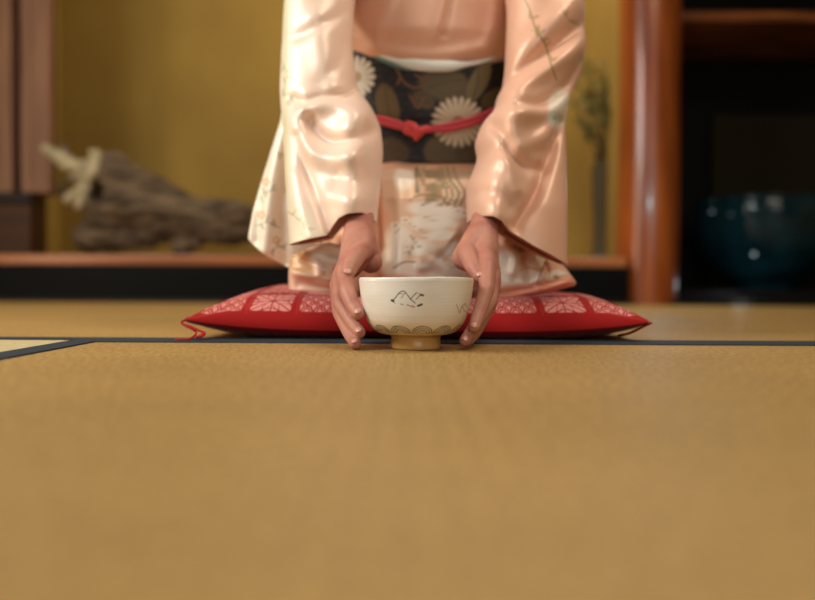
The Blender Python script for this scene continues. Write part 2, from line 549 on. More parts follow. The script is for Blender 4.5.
# ------------------------------------------------------------------ tall vase with leafy branches
M_vase = mat('dark_bronze', (78, 68, 46), .6, .3, metallic=.0)
vx = P(603, 200, 3.16)
vh0 = AF; vtop = float(P(603, 156, 3.16)[2])
vprof = smooth_path(np.array([(0, .0), (.05, .0), (.055, .012), (.042, .04), (.038, .16), (.044, .26), (.046, vtop - vh0 - .05), (.03, vtop - vh0 - .02), (.042, vtop - vh0),
                              (.036, vtop - vh0), (.024, vtop - vh0 - .03), (0, vtop - vh0 - .06)]), 70)
vase = lathe('vase', vprof, M_vase, seg=40, loc=(float(vx[0]), 3.16, vh0))
tag(vase, 'tall slender dark vase on the alcove floor left of the round post', 'vase')
M_stem = mat('twig', (70, 62, 34), .8)
M_leaf = mat('muted_green_leaf', (92, 104, 56), .6, noise=((128, 118, 66), 20, (1, 1, 1), .4, .6))
bm = bmesh.new(); lb = bmesh.new()
root = Vector((float(vx[0]), 3.16, vtop - .05))
rnd = random.Random(3)
for (tx, ty) in [(574, 78), (583, 62), (592, 70), (602, 66), (607, 84), (572, 100), (578, 118), (596, 96), (606, 108), (588, 132)]:
    tipv = V(tx, ty, 3.10 + rnd.uniform(-.04, .06))
    midv = (root + tipv) / 2 + Vector((rnd.uniform(-.03, .03), rnd.uniform(-.03, .03), .05))
    pth_ = smooth_path([root[:], midv[:], tipv[:]], 12)
    add_tube(bm, pth_, np.linspace(.004, .0015, 12), 6)
    for k in range(4, 12):
        for j in range(2):
            p0 = Vector(pth_[k]); d = Vector((rnd.uniform(-1, 1), rnd.uniform(-.6, .6), rnd.uniform(-.5, .9))).normalized()
            L = rnd.uniform(.025, .045); wv = d.cross(Vector((rnd.uniform(-1, 1), 1, rnd.uniform(-1, 1)))).normalized() * L * .24
            nn = d.cross(wv).normalized() * L * .12
            q = [p0, p0 + d * L * .45 + wv + nn, p0 + d * L, p0 + d * L * .45 - wv + nn, p0 + d * L * .5 - nn * .4]
            vs = [lb.verts.new(x) for x in q]
            lb.faces.new((vs[0], vs[1], vs[4])); lb.faces.new((vs[1], vs[2], vs[4])); lb.faces.new((vs[2], vs[3], vs[4])); lb.faces.new((vs[3], vs[0], vs[4]))
br = bm_obj('branch_arrangement', bm, M_stem, smooth=True)
tag(br, 'spray of thin leafy branches standing in the tall dark vase', 'plant')
lo = bm_obj('leaves', lb, M_leaf, br)

# ------------------------------------------------------------------ cushion
CX, CY, HX, HY = .013, 1.245, .283, .285


def pat(u, v, under=False):
    """printed cushion cloth: squares of wave-scale and hemp-leaf motifs, u, v in metres"""
    n = len(u); cell = .0612
    col = np.tile(lin(154, 17, 16), (n, 1))
    cu = (u + .5 * cell) / cell + 20; cv = (v - .010) / cell
    i = np.floor(cu); j = np.floor(cv); s = cu - i; t = cv - j
    inside = (sstep(.085, .10, s) * (1 - sstep(.90, .915, s)) * sstep(.07, .085, t) * (1 - sstep(.90, .915, t)))
    inside = inside * (v > .010)
    S_ = (s - .1) / .8; T_ = (t - .08) / .83
    kind = ((i + j) % 2) < 1
    # wave scales
    N = 3.0
    m1 = np.zeros(n)
    for row in range(7):
        ty = T_ * 5 - row
        sx = S_ * N + .5 * (row % 2)
        fx = sx - np.floor(sx) - .5
        r = np.hypot(fx, ty * .42 / 1.0)
        arcs = (np.abs(r - .43) < .06) | (np.abs(r - .24) < .05)
        ok = (ty > -0.02) & (r < .49)
        m1 = np.where(ok, arcs.astype(float), m1)
    # hemp leaf
    A = S_ * 1.0; B = T_ * 1.0
    fa = A - np.floor(A) - .5; fb = B - np.floor(B) - .5
    th = np.arctan2(fb, fa); rr = np.hypot(fa, fb)
    spoke = np.abs(np.sin(th * 4)) * rr < .07
    star = (np.abs(rr * (1 + .35 * np.cos(th * 8)) - .33) < .022) | (np.abs(rr * (1 + .3 * np.cos(th * 4)) - .5) < .022)
    edge = rr < .06
    m2 = (spoke | star | edge).astype(float)
    m = np.where(kind, 1 - m1, 1 - m2)
    grain = .88 + .12 * np.sin(u * 3100) * np.sin(v * 3100)
    mixc(col, inside * m * grain * (.95 if not under else .4), (220, 150, 142))
    # stitched dots round each square
    bor = (np.abs(t - .955) < .012) | (np.abs(t - .035) < .012) | (np.abs(s - .96) < .012) | (np.abs(s - .04) < .012)
    dot = ((np.sin(s * 90) > 0) & (np.sin(t * 90 + 1) > -.4))
    mixc(col, (bor & dot & (v > .010)) * (.35 if not under else .2), (220, 120, 110))
    return col


def zseam(a, b):
    return .012 + .013 * np.abs(a) ** 4 * np.abs(b) ** 4


def ztop(a, b):
    g = lambda q: np.clip(1 - np.abs(q) ** 4.6, 0, 1) ** .48
    gb = lambda q: np.clip(1 - np.abs(q) ** 3.4, 0, 1) ** .52
    z = zseam(a, b) + .064 * g(a) * gb(b)
    z = z + .004 * wob(a, b, 5, 21) * g(a) * g(b)
    x = CX + HX * a; y = CY + HY * b
    dent = np.exp(-(((x - .03) / .175) ** 4) - (((y - 1.20) / .17) ** 4))
    z = z - .029 * dent
    # puckers running in from the corners
    for sx in (-1, 1):
        for sy in (-1, 1):
            da = 1 - a * sx; db = 1 - b * sy; r = np.hypot(da, db) + 1e-6
            th = np.arctan2(db, da)
            z = z + .0022 * np.sin(th * 11) * np.exp(-r * 3.2) * np.clip(r * 8, 0, 1)
    return z


def cush_xy(a, b):
    x = CX + HX * a * (1 - .035 * (1 - b * b)) + .004 * np.sin(b * 9) * (np.abs(a) > .99)
    y = CY + HY * b * (1 - .05 * (1 - a * a))
    return x, y


nu, nv = 760, 420
au = np.linspace(-1, 1, nu)
q = np.linspace(0, 1, nv); bv = -np.cos(q * PI) * .35 + (-1 + 2 * (q ** 2.2 * .75 + q * .25)) * .65
A_, B_ = np.meshgrid(au, bv)
A_ = A_.ravel(); B_ = B_.ravel()
x, y = cush_xy(A_, B_); z = ztop(A_, B_)
# the front rolls over the seam a little
v1 = np.stack([x, y, z], -1)
bq = -1 + 2 * np.linspace(0, 1, 4000) ** 2
zq = ztop(np.zeros(4000), bq)
sq = np.concatenate([[0], np.cumsum(np.hypot(np.diff(bq) * HY, np.diff(zq)))])
arc = np.interp(B_, bq, sq) - .011
c1 = pat(A_ * HX, arc)
nb = 90
ab, bb = np.meshgrid(au, np.linspace(-1, 1, nb)); ab = ab.ravel(); bb = bb.ravel()
x2, y2 = cush_xy(ab, bb)
g2 = lambda q: np.clip(1 - np.abs(q) ** 2.0, 0, 1) ** .5
z2 = np.maximum(.0012, zseam(ab, bb) - .030 * g2(ab) * g2(bb))
e = (np.abs(ab) > .999) | (np.abs(bb) > .999)
z2 = np.where(e, ztop(ab, bb), z2)
c2 = pat(ab * HX, (bb + 1) * HY * 1.3 - .004, True)
M_cush = mat('printed_red_cotton', attr=True, rough=.8, spec=.2, sheen=.1, bump=(1500, (1, 1, 1), .3, .0004))
M_red = mat('red_cord', (170, 20, 22), .7, .3, bump=(1200, (1, 1, 1), .4, .0005))
cu = from_arrays('floor_cushion', np.vstack([v1, np.stack([x2, y2, z2], -1)]),
                 np.vstack([grid_faces(nv, nu), grid_faces(nb, nu, off=len(v1), flip=True)]), M_cush, cols=np.vstack([c1, c2]))
tag(cu, 'flat red and white patterned floor cushion under the kneeling person', 'cushion')
# corner tassels
for sx, sy in ((-1, -1), (1, -1), (-1, 1), (1, 1)):
    bx = CX + sx * HX; by = CY + sy * HY
    bm = bmesh.new()
    r_ = random.Random(int(sx * 3 + sy + 10))
    for k in range(8):
        p0 = Vector((bx, by, .024))
        if (sx, sy) == (-1, -1):
            e_ = [p0, V(181.5, 323, by - .002), V(190 + r_.uniform(-1, 2), 327 + r_.uniform(-1, 1.5), by - .008), V(203 + r_.uniform(-3, 3), 333, by - .012 + r_.uniform(-.003, .003)),
                  V(199 + r_.uniform(-3, 3), 337, by - .02)]
            if k > 4: e_ = [e_[0], e_[1], V(196, 332, by - .01), V(188 + r_.uniform(-2, 2), 339, by - .022), V(177 + r_.uniform(-4, 3), 341, by - .026 + r_.uniform(-.006, .006))]
        else:
            d = Vector((sx * .6, sy * .3 if sy < 0 else .5, 0))
            d.rotate(Matrix.Rotation(r_.uniform(-.35, .35), 3, 'Z'))
            if (sx, sy) == (1, -1):
                d = Vector((-.4, .6 + r_.uniform(-.1, .1), 0))
            e_ = [p0, p0 + d * .02 + Vector((0, 0, -.006)), p0 + d * .045 + Vector((0, 0, -.014)), p0 + d * .07 + Vector((0, 0, -.0185))]
        e_ = [Vector((q_[0], q_[1], max(q_[2], .0022))) for q_ in e_]
        add_tube(bm, smooth_path([t_[:] for t_ in e_], 18), np.full(18, .0012), 6)
    bm_obj('corner_tassel', bm, M_red, cu, smooth=True)

# ------------------------------------------------------------------ tea bowl
BX, BY = .0092, .857
K = 924.0
op = [(0, .0035), (.018, .0035), (.0225, .002), (.0235, .0), (.0258, .0), (.0272, .0012), (.0275, .004), (.0268, .010), (.0272, .0135), (.0310, .0152), (.0390, .0170),
      (.0465, .0212), (.0517, .0275), (.0549, .0350), (.0573, .0430), (.0592, .0510), (.0606, .0600), (.0616, .0690), (.0620, .0735), (.0615, .0757), (.0603, .0765), (.0588, .0755),
      (.0582, .0715), (.0568, .060), (.0530, .043), (.046, .0285), (.034, .0205), (.016, .0175), (0, .017)]
pf = smooth_path(np.array(op), 420)
sg = 900
an = np.linspace(0, 2 * PI, sg, endpoint=False)
ring = 1 + .004 * np.sin(2 * an + .6) + .002 * np.sin(5 * an)
throw = .00004 * np.sin(pf[:, 1:2] * 2100 + 1.5 * np.sin(pf[:, 1:2] * 300)) * (pf[:, 1:2] > .03)
rr = pf[:, 0:1] * ring + throw
zz_ = np.repeat(pf[:, 1:2], sg, 1) + (.0005 * np.sin(an * 1 + 1) + .0003 * np.sin(3 * an)) * (pf[:, 1:2] > .05)
bvx = np.stack([BX + rr * np.sin(an), BY - rr * np.cos(an), zz_], -1)       # an = 0 faces -Y
idx_out = np.repeat((np.arange(420) < 300)[:, None], sg, 1)
bx_ = bvx.reshape(-1, 3)
ph = np.repeat(((an + PI) % (2 * PI) - PI)[None, :], 420, 0).ravel()
zb = zz_.ravel(); out = idx_out.ravel()
px, py = pr(bx_)
front = (np.abs(ph) < 1.45) & out
bc = np.tile(lin(240, 238, 230), (len(bx_), 1))
hn = wob(ph * 2, zb * 900, .9, 31)
mixc(bc, sstep(.046, .018, zb) * .75 + .10 * hn, (214, 184, 128))
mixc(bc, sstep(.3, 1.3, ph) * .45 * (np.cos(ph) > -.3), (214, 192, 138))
mixc(bc, np.clip(wob(ph * 3, zb * 160, 1.2, 33), 0, 1) * .35, (206, 188, 150))
mixc(bc, sstep(.0168, .0150, zb) * out, (206, 160, 92))
mixc(bc, (np.abs(zb - .0158) < .0006) * out * .7, (150, 100, 48))
Zp = lambda qx, qy: (350 + qx / 6.27, 265 + qy / 6.27)


def bstroke(pts, w, rgb, a=1.0):
    m = a * (1 - sstep(w - .3, w + .35, seg_dist(px, py, curve2([Zp(*q_) for q_ in pts], 30) if len(pts) > 2 else [Zp(*q_) for q_ in pts]))) * front
    mixc(bc, m, rgb)


ink = (52, 52, 46)
bstroke([(265, 222), (285, 205), (302, 182), (318, 168), (338, 164), (356, 182), (378, 212), (408, 238)], .42, ink)
bstroke([(300, 183), (322, 180), (333, 188), (330, 200), (318, 205)], .3, ink, .8)
bstroke([(378, 215), (398, 192), (418, 174)], .38, ink)
bstroke([(414, 216), (432, 198), (445, 188)], .34, ink)
bstroke([(420, 176), (448, 186)], .3, ink, .6)
bstroke([(262, 222), (272, 226)], 1.15, ink)
bstroke([(442, 186), (458, 190)], .95, ink)
bstroke([(426, 256), (450, 248)], .95, ink)
bstroke([(272, 232), (284, 240)], .3, ink, .7)
bstroke([(316, 245), (334, 249)], .4, ink, .8)
bstroke([(356, 250), (378, 256)], .4, ink, .8)
bstroke([(376, 258), (406, 262)], .5, (190, 90, 80), .8)
bstroke([(392, 250), (396, 268)], .4, (190, 90, 80), .7)
bstroke([(340, 178), (343, 182)], .45, ink)
for pts in ([(668, 248), (678, 275), (684, 300)], [(690, 300), (700, 262), (722, 240)], [(704, 258), (716, 285), (722, 292)], [(722, 240), (728, 262)], [(728, 292), (736, 306)]):
    bstroke(pts, .33, ink, .65)
# brushed waves round the foot of the wall
al = ph * .046
cellw = .0228
k0 = (al + .0168) / cellw
kk = np.round(k0); da = (k0 - kk) * cellw
hz = zb - .0186
wave_m = np.zeros(len(zb))
rad_ = np.hypot(da, hz * 1.28)
for r0 in (.0104, .0080, .0052):
    wave_m = np.maximum(wave_m, (1 - sstep(.0004, .0009, np.abs(rad_ - r0 + .0004 * wob(ph * 30, zb * 900, 1, int(r0 * 1e4))))) * (1.0 if r0 > .008 else .85))
wash = (rad_ < .0103) * .16
brk = .8 + .3 * wob(ph * 22, zb * 300, 1.5, 41)
up_ = (hz > 0) & out & (zb < .040)
mixc(bc, wash * up_, (120, 112, 84))
mixc(bc, wave_m * up_ * brk, (48, 50, 44))
M_bowl = mat('pale_glazed_stoneware', attr=True, rough=.28, spec=.5, coat=.25, bump=(140, (1, 1, 4), .12, .0006))
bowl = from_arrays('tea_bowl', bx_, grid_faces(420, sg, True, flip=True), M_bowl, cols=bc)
tag(bowl, 'cream glazed tea bowl with a bird drawing, on the mat between the hands', 'tea bowl')

# ------------------------------------------------------------------ person: body with hands, one surface
LH = {  # fingers: list of (px, py, Y, r)
    'index': [(345, 273, .902, .0104), (347, 292, .868, .0091), (353.5, 306.5, .852, .0080), (358.3, 313.5, .841, .0069)],
    'middle': [(339.5, 279, .926, .0102), (340.5, 304, .884, .0085), (352.5, 323, .855, .0075), (359.5, 332.5, .838, .0067)],
    'ring': [(337.5, 285, .944, .0096), (339.5, 313, .896, .0080), (349.5, 334, .856, .0071), (355.5, 344, .832, .0063)],
    'little': [(340, 287, .960, .0090), (344, 314, .910, .0076), (350, 330, .886, .0067), (354, 338, .872, .0060)],
    'thumb': [(364, 250, .950, .0135), (357, 256, .918, .0112), (351, 266, .896, .0098), (348, 273.5, .886, .0080)],
}
RH = {
    'index': [(487.5, 268, .900, .0104), (487, 289, .872, .0087), (478.5, 314, .852, .0074), (474.3, 326.5, .840, .0063)],
    'middle': [(492.5, 275, .928, .0102), (490.5, 300, .892, .0082), (474, 327, .862, .0072), (465, 341, .840, .0063)],
    'ring': [(493, 281, .932, .0100), (489.5, 306, .900, .0082), (476, 330, .876, .0070), (469, 340, .864, .0061)],
    'little': [(492, 284, .948, .0092), (488, 308, .920, .0074), (479, 328, .900, .0064), (474, 336, .890, .0057)],
    'thumb': [(467, 252, .948, .0130), (470, 259, .920, .0112), (475, 269, .900, .0095), (479.5, 276.5, .889, .0074)],
}
hb = []
for H, wr, fo, mass in ((LH, (358.5, 231, .988, .0190), (360, 176, 1.095, .022),
                         [(362, 243, .966, .0185), (357, 257, .945, .0165), (371, 262, .962, .0140), (366, 252, .962, .016), (350, 266, .935, .0150)]),
                        (RH, (483, 231, .992, .0188), (500, 176, 1.10, .022),
                         [(476, 243, .968, .0185), (464, 258, .955, .0148), (474, 262, .945, .0150), (484, 257, .942, .0165), (488, 268, .930, .0135)])):
    chain(hb, [px3(fo[0], fo[1], fo[2], fo[3]), px3(wr[0], wr[1], wr[2], wr[3])])
    # the wrist is broader than deep
    prev = wr
    for m_ in mass:
        chain(hb, [px3(*wr), px3(*m_)])
    chain(hb, [px3(*mass[0]), px3(*mass[1]), px3(*mass[4])])
    for fn, nd in H.items():
        nodes = [px3(*n) for n in nd]
        if fn == 'thumb':
            chain(hb, [px3(*mass[0]), nodes[0]])
        else:
            chain(hb, [(*P(wr[0], wr[1] + 8, wr[2] - .012), .0135), nodes[0]])
            # slight swelling at the joints
        chain(hb, nodes, .2)
hands = blob_mesh(hb, .0012, 3, .45)
hc = co_of(hands)
# creases at the finger joints and palm
nrm = np.empty(len(hc) * 3); hands.vertices.foreach_get('normal', nrm); nrm = nrm.reshape(-1, 3)
for H in (LH, RH):
    for fn, nd in H.items():
        pts_ = [np.array(P(*n[:3])) for n in nd]
        for j in (1, 2) if fn != 'thumb' else (2,):
            ax_ = pts_[j + 1 if j + 1 < len(pts_) else j] - pts_[j - 1]; ax_ /= np.linalg.norm(ax_)
            rel = hc - pts_[j]; t_ = rel @ ax_; dd = np.linalg.norm(rel - t_[:, None] * ax_, axis=1)
            near = (dd < nd[j][3] * 1.5)
            for off_ in (-.0012, .0012):
                hc = hc - nrm * (.00028 * np.exp(-((t_ - off_) / .0006) ** 2) * near)[:, None]
set_co(hands, hc)
hands.name = 'hands'

# upper body, neck and head (coarser, joined inside the sleeves)
TX = .035
ub = []
def E(x, y, z, rx, ry, rz, tilt=0):
    ub.append(((x, y, z), (rx, ry, rz), np.array(Matrix.Rotation(tilt, 3, 'X')) if tilt else None))
E(TX, 1.38, .20, .13, .11, .10); E(TX, 1.37, .34, .105, .075, .14); E(TX, 1.345, .50, .115, .08, .13); E(TX, 1.335, .64, .115, .075, .09)
chain(ub, [(TX - .11, 1.33, .68, .042), (TX + .11, 1.33, .68, .042)], .3)
chain(ub, [(TX, 1.33, .70, .055), (TX, 1.30, .80, .048), (TX, 1.28, .86, .05)], .3)
for sx, H0 in ((-1, (360, 176, 1.095)), (1, (500, 176, 1.10))):
    md_ = P(328 if sx < 0 else 545, 0, 1.18)
    el = P(334 if sx < 0 else 523, 115, 1.115)
    chain(ub, [(TX + sx * .11, 1.33, .68, .042), (*md_, .034), (*el, .029), px3(*H0, .022)], .3)
HC = np.array([TX, 1.235, .945])
tl = math.radians(28)      # the head bows towards the bowl
HRm = np.array(Matrix.Rotation(tl, 3, 'X'))
def hd(dx, dy, dz, rx, ry, rz):
    ub.append((HC + HRm @ np.array([dx, dy, dz]), (rx, ry, rz), HRm))
hd(0, .012, .02, .074, .092, .088); hd(0, -.022, -.035, .056, .062, .062); hd(0, -.050, -.075, .026, .024, .022)
hd(0, -.085, -.012, .008, .012, .020); hd(0, -.096, -.028, .0115, .011, .009); hd(-.008, -.090, -.030, .006, .008, .006); hd(.008, -.090, -.030, .006, .008, .006)
hd(0, -.080, -.052, .020, .008, .0055); hd(0, -.078, -.060, .017, .008, .006)
for sx in (-1, 1):
    hd(sx * .034, -.052, -.022, .022, .018, .022); hd(sx * .076, .010, -.018, .008, .017, .028)
    hd(sx * .031, -.0665, .004, .0145, .0075, .008); hd(sx * .029, -.0715, .024, .018, .006, .005)
upper = blob_mesh(ub, .004, 3, .4)
bmj = bmesh.new(); bmj.from_mesh(hands); bmj.from_mesh(upper)
body_me = bpy.data.meshes.new('person'); bmj.to_mesh(body_me); bmj.free()
M_skin = mat('skin', (188, 132, 112), .5, .4, sss=.2, noise=((172, 106, 92), 30, (1, 1, 1), .4, .7), bump=(260, (1, 1, 1), .25, .0004))
person = link('person', body_me, M_skin)
tag(person, 'person in peach kimono and dark flowered obi kneeling, both hands around the tea bowl', 'person')

# fingernails
M_nail = mat('fingernail', (208, 152, 138), .35, .5, coat=.1)
for H, side in ((LH, -1), (RH, 1)):
    for fn, nd in H.items():
        if fn == 'little': continue
        p1 = np.array(P(*nd[-1][:3])); p0 = np.array(P(*nd[-2][:3])); ax_ = (p1 - p0) / np.linalg.norm(p1 - p0)
        r = nd[-1][3]
        ref = np.array([-.1 * side if fn != 'thumb' else 0.05, -1.0, .25 if fn != 'thumb' else .35])
        ref = ref - ax_ * (ref @ ax_); ref /= np.linalg.norm(ref); sd = np.cross(ax_, ref)
        rows = []
        for i_, t_ in enumerate(np.linspace(-1, 1, 13)):
            L_ = r * .80; wd = .66 * math.sqrt(max(0, 1 - abs(t_) ** 3.2)) + .02
            for a_ in np.linspace(-1, 1, 11):
                an_ = a_ * wd * 1.05
                rad2 = r * (.955 + .03 * (1 - a_ * a_)) - r * .10 * max(0, t_) ** 2 - (.0004 if abs(t_) > .99 or abs(a_) > .99 else 0)
                rows.append(p1 + ax_ * (t_ * L_ + r * .12) + ref * math.cos(an_) * rad2 + sd * math.sin(an_) * rad2)
        o = from_arrays('fingernail', rows, grid_faces(13, 11), M_nail, person)
        sm = o.modifiers.new('s', 'SOLIDIFY'); sm.thickness = .0005

# lips, eyelashes, hair
def headpt(dx, dy, dz): return tuple(HC + HRm @ np.array([dx, dy, dz]))
bm = bmesh.new()
add_tube(bm, smooth_path([headpt(-.021, -.083, -.055), headpt(-.008, -.0895, -.0525), headpt(0, -.0895, -.054), headpt(.008, -.0895, -.0525), headpt(.021, -.083, -.055)], 16), .003 * np.sin(np.linspace(.3, 2.84, 16)), 8)
add_tube(bm, smooth_path([headpt(-.019, -.083, -.057), headpt(0, -.0885, -.061), headpt(.019, -.083, -.057)], 16), .0036 * np.sin(np.linspace(.3, 2.84, 16)), 8)
bm_obj('lips', bm, mat('lips', (176, 70, 72), .35), person, smooth=True)
M_hair = mat('black_hair', (16, 13, 12), .35, .5, bump=(180, (6, 1, 1), .4, .002))
for sx in (-1, 1):
    bm = bmesh.new()
    add_tube(bm, smooth_path([headpt(sx * .018, -.0745, .001), headpt(sx * .031, -.0755, -.003), headpt(sx * .044, -.0675, .001)], 12), np.full(12, .0012), 6)
    bm2 = bmesh.new()
    add_tube(bm2, smooth_path([headpt(sx * .014, -.0785, .026), headpt(sx * .03, -.0765, .029), headpt(sx * .047, -.0655, .024)], 12), np.full(12, .0016), 6)
    bm_obj('eyelashes', bm, M_hair, person, smooth=True); bm_obj('eyebrow', bm2, M_hair, person, smooth=True)
hbls = []
def hh(dx, dy, dz, rx, ry, rz): hbls.append((HC + HRm @ np.array([dx, dy, dz]), (rx, ry, rz), HRm))
hh(0, .030, .036, .084, .092, .084); hh(0, .095, .055, .050, .045, .050); hh(0, -.02, .085, .062, .055, .030)
for sx in (-1, 1): hh(sx * .058, .005, .03, .030, .050, .050)
link('hair', blob_mesh(hbls, .005, 3), M_hair, person)


# ------------------------------------------------------------------ garments
def interp_rows(rows, ys):
    r = np.array(rows, float)
    from_y = r[:, 0]
    out_ = []
    for k in range(1, r.shape[1]):
        # smooth (monotone-ish cubic) interpolation
        s = np.interp(ys, from_y, r[:, k])
        out_.append(s)
    o = np.array(out_)
    n = len(ys); w = max(1, n // 60)
    ker = np.hanning(2 * w + 3)[1:-1]; ker /= ker.sum()
    for k in range(len(o)):
        pad = np.concatenate([np.full(w, o[k, 0]) , o[k], np.full(w, o[k, -1])])
        o[k] = np.convolve(pad, ker, 'valid')[:n]
    return o


def garment(name, rows, m, parent, folds=(), ex=2.0, nr=200, nc=280, ybot=None, paintf=None, zwob=0, seed=1, solid=0, front_only=True, arange=None, post=None, zk=.9, xk=0.0, ytop=None):
    """closed tube of cloth through horizontal slices (py, xl, xr, Yc, depth), measured at distance Yc"""
    y0, y1 = rows[0][0], rows[-1][0]
    t = np.linspace(0, 1, nr)
    if arange is None:
        a = np.linspace(0, 2 * PI, nc, endpoint=False); wrap = True
    else:
        a = np.linspace(arange[0], arange[1], nc); wrap = False
    u = np.sign(np.cos(a)) * np.abs(np.cos(a)) ** (2.0 / ex)          # -1..1 across
    v = np.sign(np.sin(a)) * np.abs(np.sin(a)) ** (2.0 / ex)          # +1 = towards the viewer
    ysr = np.linspace(y0, y1, 600)
    xl, xr, Yc, dr = interp_rows(rows, ysr)
    vert = []
    if ybot is not None:
        yb_x = np.array([q[0] for q in ybot], float); yb_y = np.array([q[1] for q in ybot], float)
    pts = np.zeros((nr, nc, 3)); PXs = np.zeros((nr, nc)); PYs = np.zeros((nr, nc))
    # bottom boundary: solve x at the bottom for every column
    ybc = np.full(nc, float(y1))
    if ybot is not None:
        for _ in range(12):
            xb = np.interp(ybc, ysr, (xl + xr) / 2) + u * np.interp(ybc, ysr, (xr - xl) / 2)
            ybc = .5 * ybc + .5 * np.interp(xb, yb_x, yb_y)
    ytc = np.full(nc, float(y0))
    if ytop is not None:
        for _ in range(12):
            xb = np.interp(ytc, ysr, (xl + xr) / 2) + u * np.interp(ytc, ysr, (xr - xl) / 2)
            ytc = .5 * ytc + .5 * np.interp(xb, [q[0] for q in ytop], [q[1] for q in ytop])
    for i, tt in enumerate(t):
        yy = ytc + tt * (ybc - ytc)
        mid = np.interp(yy, ysr, (xl + xr) / 2); hf = np.interp(yy, ysr, (xr - xl) / 2)
        Yy = np.interp(yy, ysr, Yc); dd = np.interp(yy, ysr, dr)
        xx = mid + u * hf
        p = P(xx, yy, Yy - zk * dd)
        p[:, 0] = P(xx, yy, Yy - xk * dd)[:, 0]
        p[:, 1] = Yy - v * dd
        pts[i] = p
    PXs, PYs = [q_.reshape(nr, nc) for q_ in pr(pts.reshape(-1, 3))]
    disp = np.zeros((nr, nc))
    for (pl_, sig, amp) in folds:
        d = seg_dist(PXs, PYs, curve2(pl_, 20) if len(pl_) > 2 else pl_)
        disp += amp * np.exp(-(d / sig) ** 2)
    if zwob:
        disp += zwob * 1.5 * wob(PXs, PYs * .6, .07, seed)
    fw = np.clip(np.sin(a), 0, 1)[None, :] ** .6 if front_only else np.ones((1, nc))
    pts[..., 1] -= disp * fw
    if post is not None:
        pts = post(pts, PXs, PYs, v)
    co = pts.reshape(-1, 3)
    cols = None
    if paintf is not None:
        px, py = pr(co)
        fr = np.repeat((v > -.02)[None, :], nr, 0).ravel()
        cols = paintf(px, py, fr, co)
        bk = ~fr
        if bk.any():
            f9 = np.full(2, 9999.0)
            cols[bk] = paintf(f9, f9, np.zeros(2, bool), co[:2])[0]
    o = from_arrays(name, co, grid_faces(nr, nc, wrap), m, parent, cols)
    if solid:
        s = o.modifiers.new('s', 'SOLIDIFY'); s.thickness = solid; s.offset = 0
    return o


PEACH = (224, 174, 146); WHITE = (238, 228, 206)
M_kim = mat('satin_kimono_silk', attr=True, rough=.40, spec=.5, sheen=.15, metallic=.10)
M_obi = mat('woven_obi_silk', attr=True, rough=.55, spec=.35, bump=(900, (1, 1, 1), .3, .0005))


def leaf_sprig(col, x, y, pts, rgb, a=.7, w=.6, n=7, L=5, seed=0):
    stroke(col, x, y, pts, w, rgb, a)
    r = random.Random(seed)
    P_ = curve2(pts, n + 2)
    for k in range(1, n + 1):
        ang = r.uniform(-1, 1) + (1 if k % 2 else -1) * 1.0
        cx, cy = P_[k]
        mixc(col, a * ell(x, y, cx + L * .8 * math.cos(ang), cy + L * .8 * math.sin(ang), L, L * .33, ang), rgb)


# ---- bodice
def paint_bodice(px, py, fr, co):
    c = np.tile(lin(*PEACH), (len(px), 1))  # peach darkened to carry the shade on the chest
    return c


bod_rows = [(-196, 412, 448, 1.30, .045), (-180, 396, 464, 1.31, .065), (-165, 362, 498, 1.33, .085), (-150, 338, 522, 1.335, .095), (-110, 330, 530, 1.335, .108),
            (-40, 335, 525, 1.335, .120), (0, 338, 522, 1.335, .128), (30, 340, 520, 1.34, .130), (55, 344, 516, 1.345, .120), (80, 348, 512, 1.35, .100), (170, 350, 510, 1.36, .095)]
kim = garment('kimono', bod_rows, M_kim, person, ex=2.2, paintf=paint_bodice, nr=220, nc=220,
              folds=[([(400, -60), (392, -10), (372, 48)], 7, .004), ([(470, -80), (455, -20), (442, 35)], 3, -.005), ([(462, -80), (450, -20), (436, 35)], 5, .004),
                     ([(500, -30), (496, 20), (488, 48)], 8, .006), ([(380, 52), (430, 60), (480, 50)], 9, .006)], zwob=.0012)
# crossed collar
M_collar = mat('white_collar_silk', (240, 236, 226), .5, .4, sheen=.2)
def bod_front(x, z):
    py_ = YH - (z - CAM_H) / 1.225 * F
    r = np.array(bod_rows, float)
    h = (np.interp(py_, r[:, 0], r[:, 2]) - np.interp(py_, r[:, 0], r[:, 1])) / 2 / F * 1.335
    u = min(.985, abs(x - TX) / h)
    return float(np.interp(py_, r[:, 0], r[:, 3]) - np.interp(py_, r[:, 0], r[:, 4]) * (1 - u ** 2.2) ** (1 / 2.2))


bm = bmesh.new()
for sx in (1, -1):
    raw = smooth_path([(TX + sx * .052, 0, .790), (TX + sx * .060, 0, .765), (TX + sx * .055, 0, .72), (TX + sx * .035, 0, .66), (TX + sx * .005, 0, .60), (TX - sx * .03, 0, .555)], 40)
    pts_ = [(q_[0], bod_front(q_[0], q_[2]) - (.004 if sx > 0 else .002), q_[2]) for q_ in raw]
    pts_ = [(TX + sx * .045, 1.40, .775), (TX + sx * .054, 1.365, .785)] + pts_[3:]
    add_tube(bm, smooth_path(pts_, 60), np.full(60, .013), 10, flat=.4, up=(0, -1, 0))
bm_obj('collar', bm, M_collar, person, smooth=True)

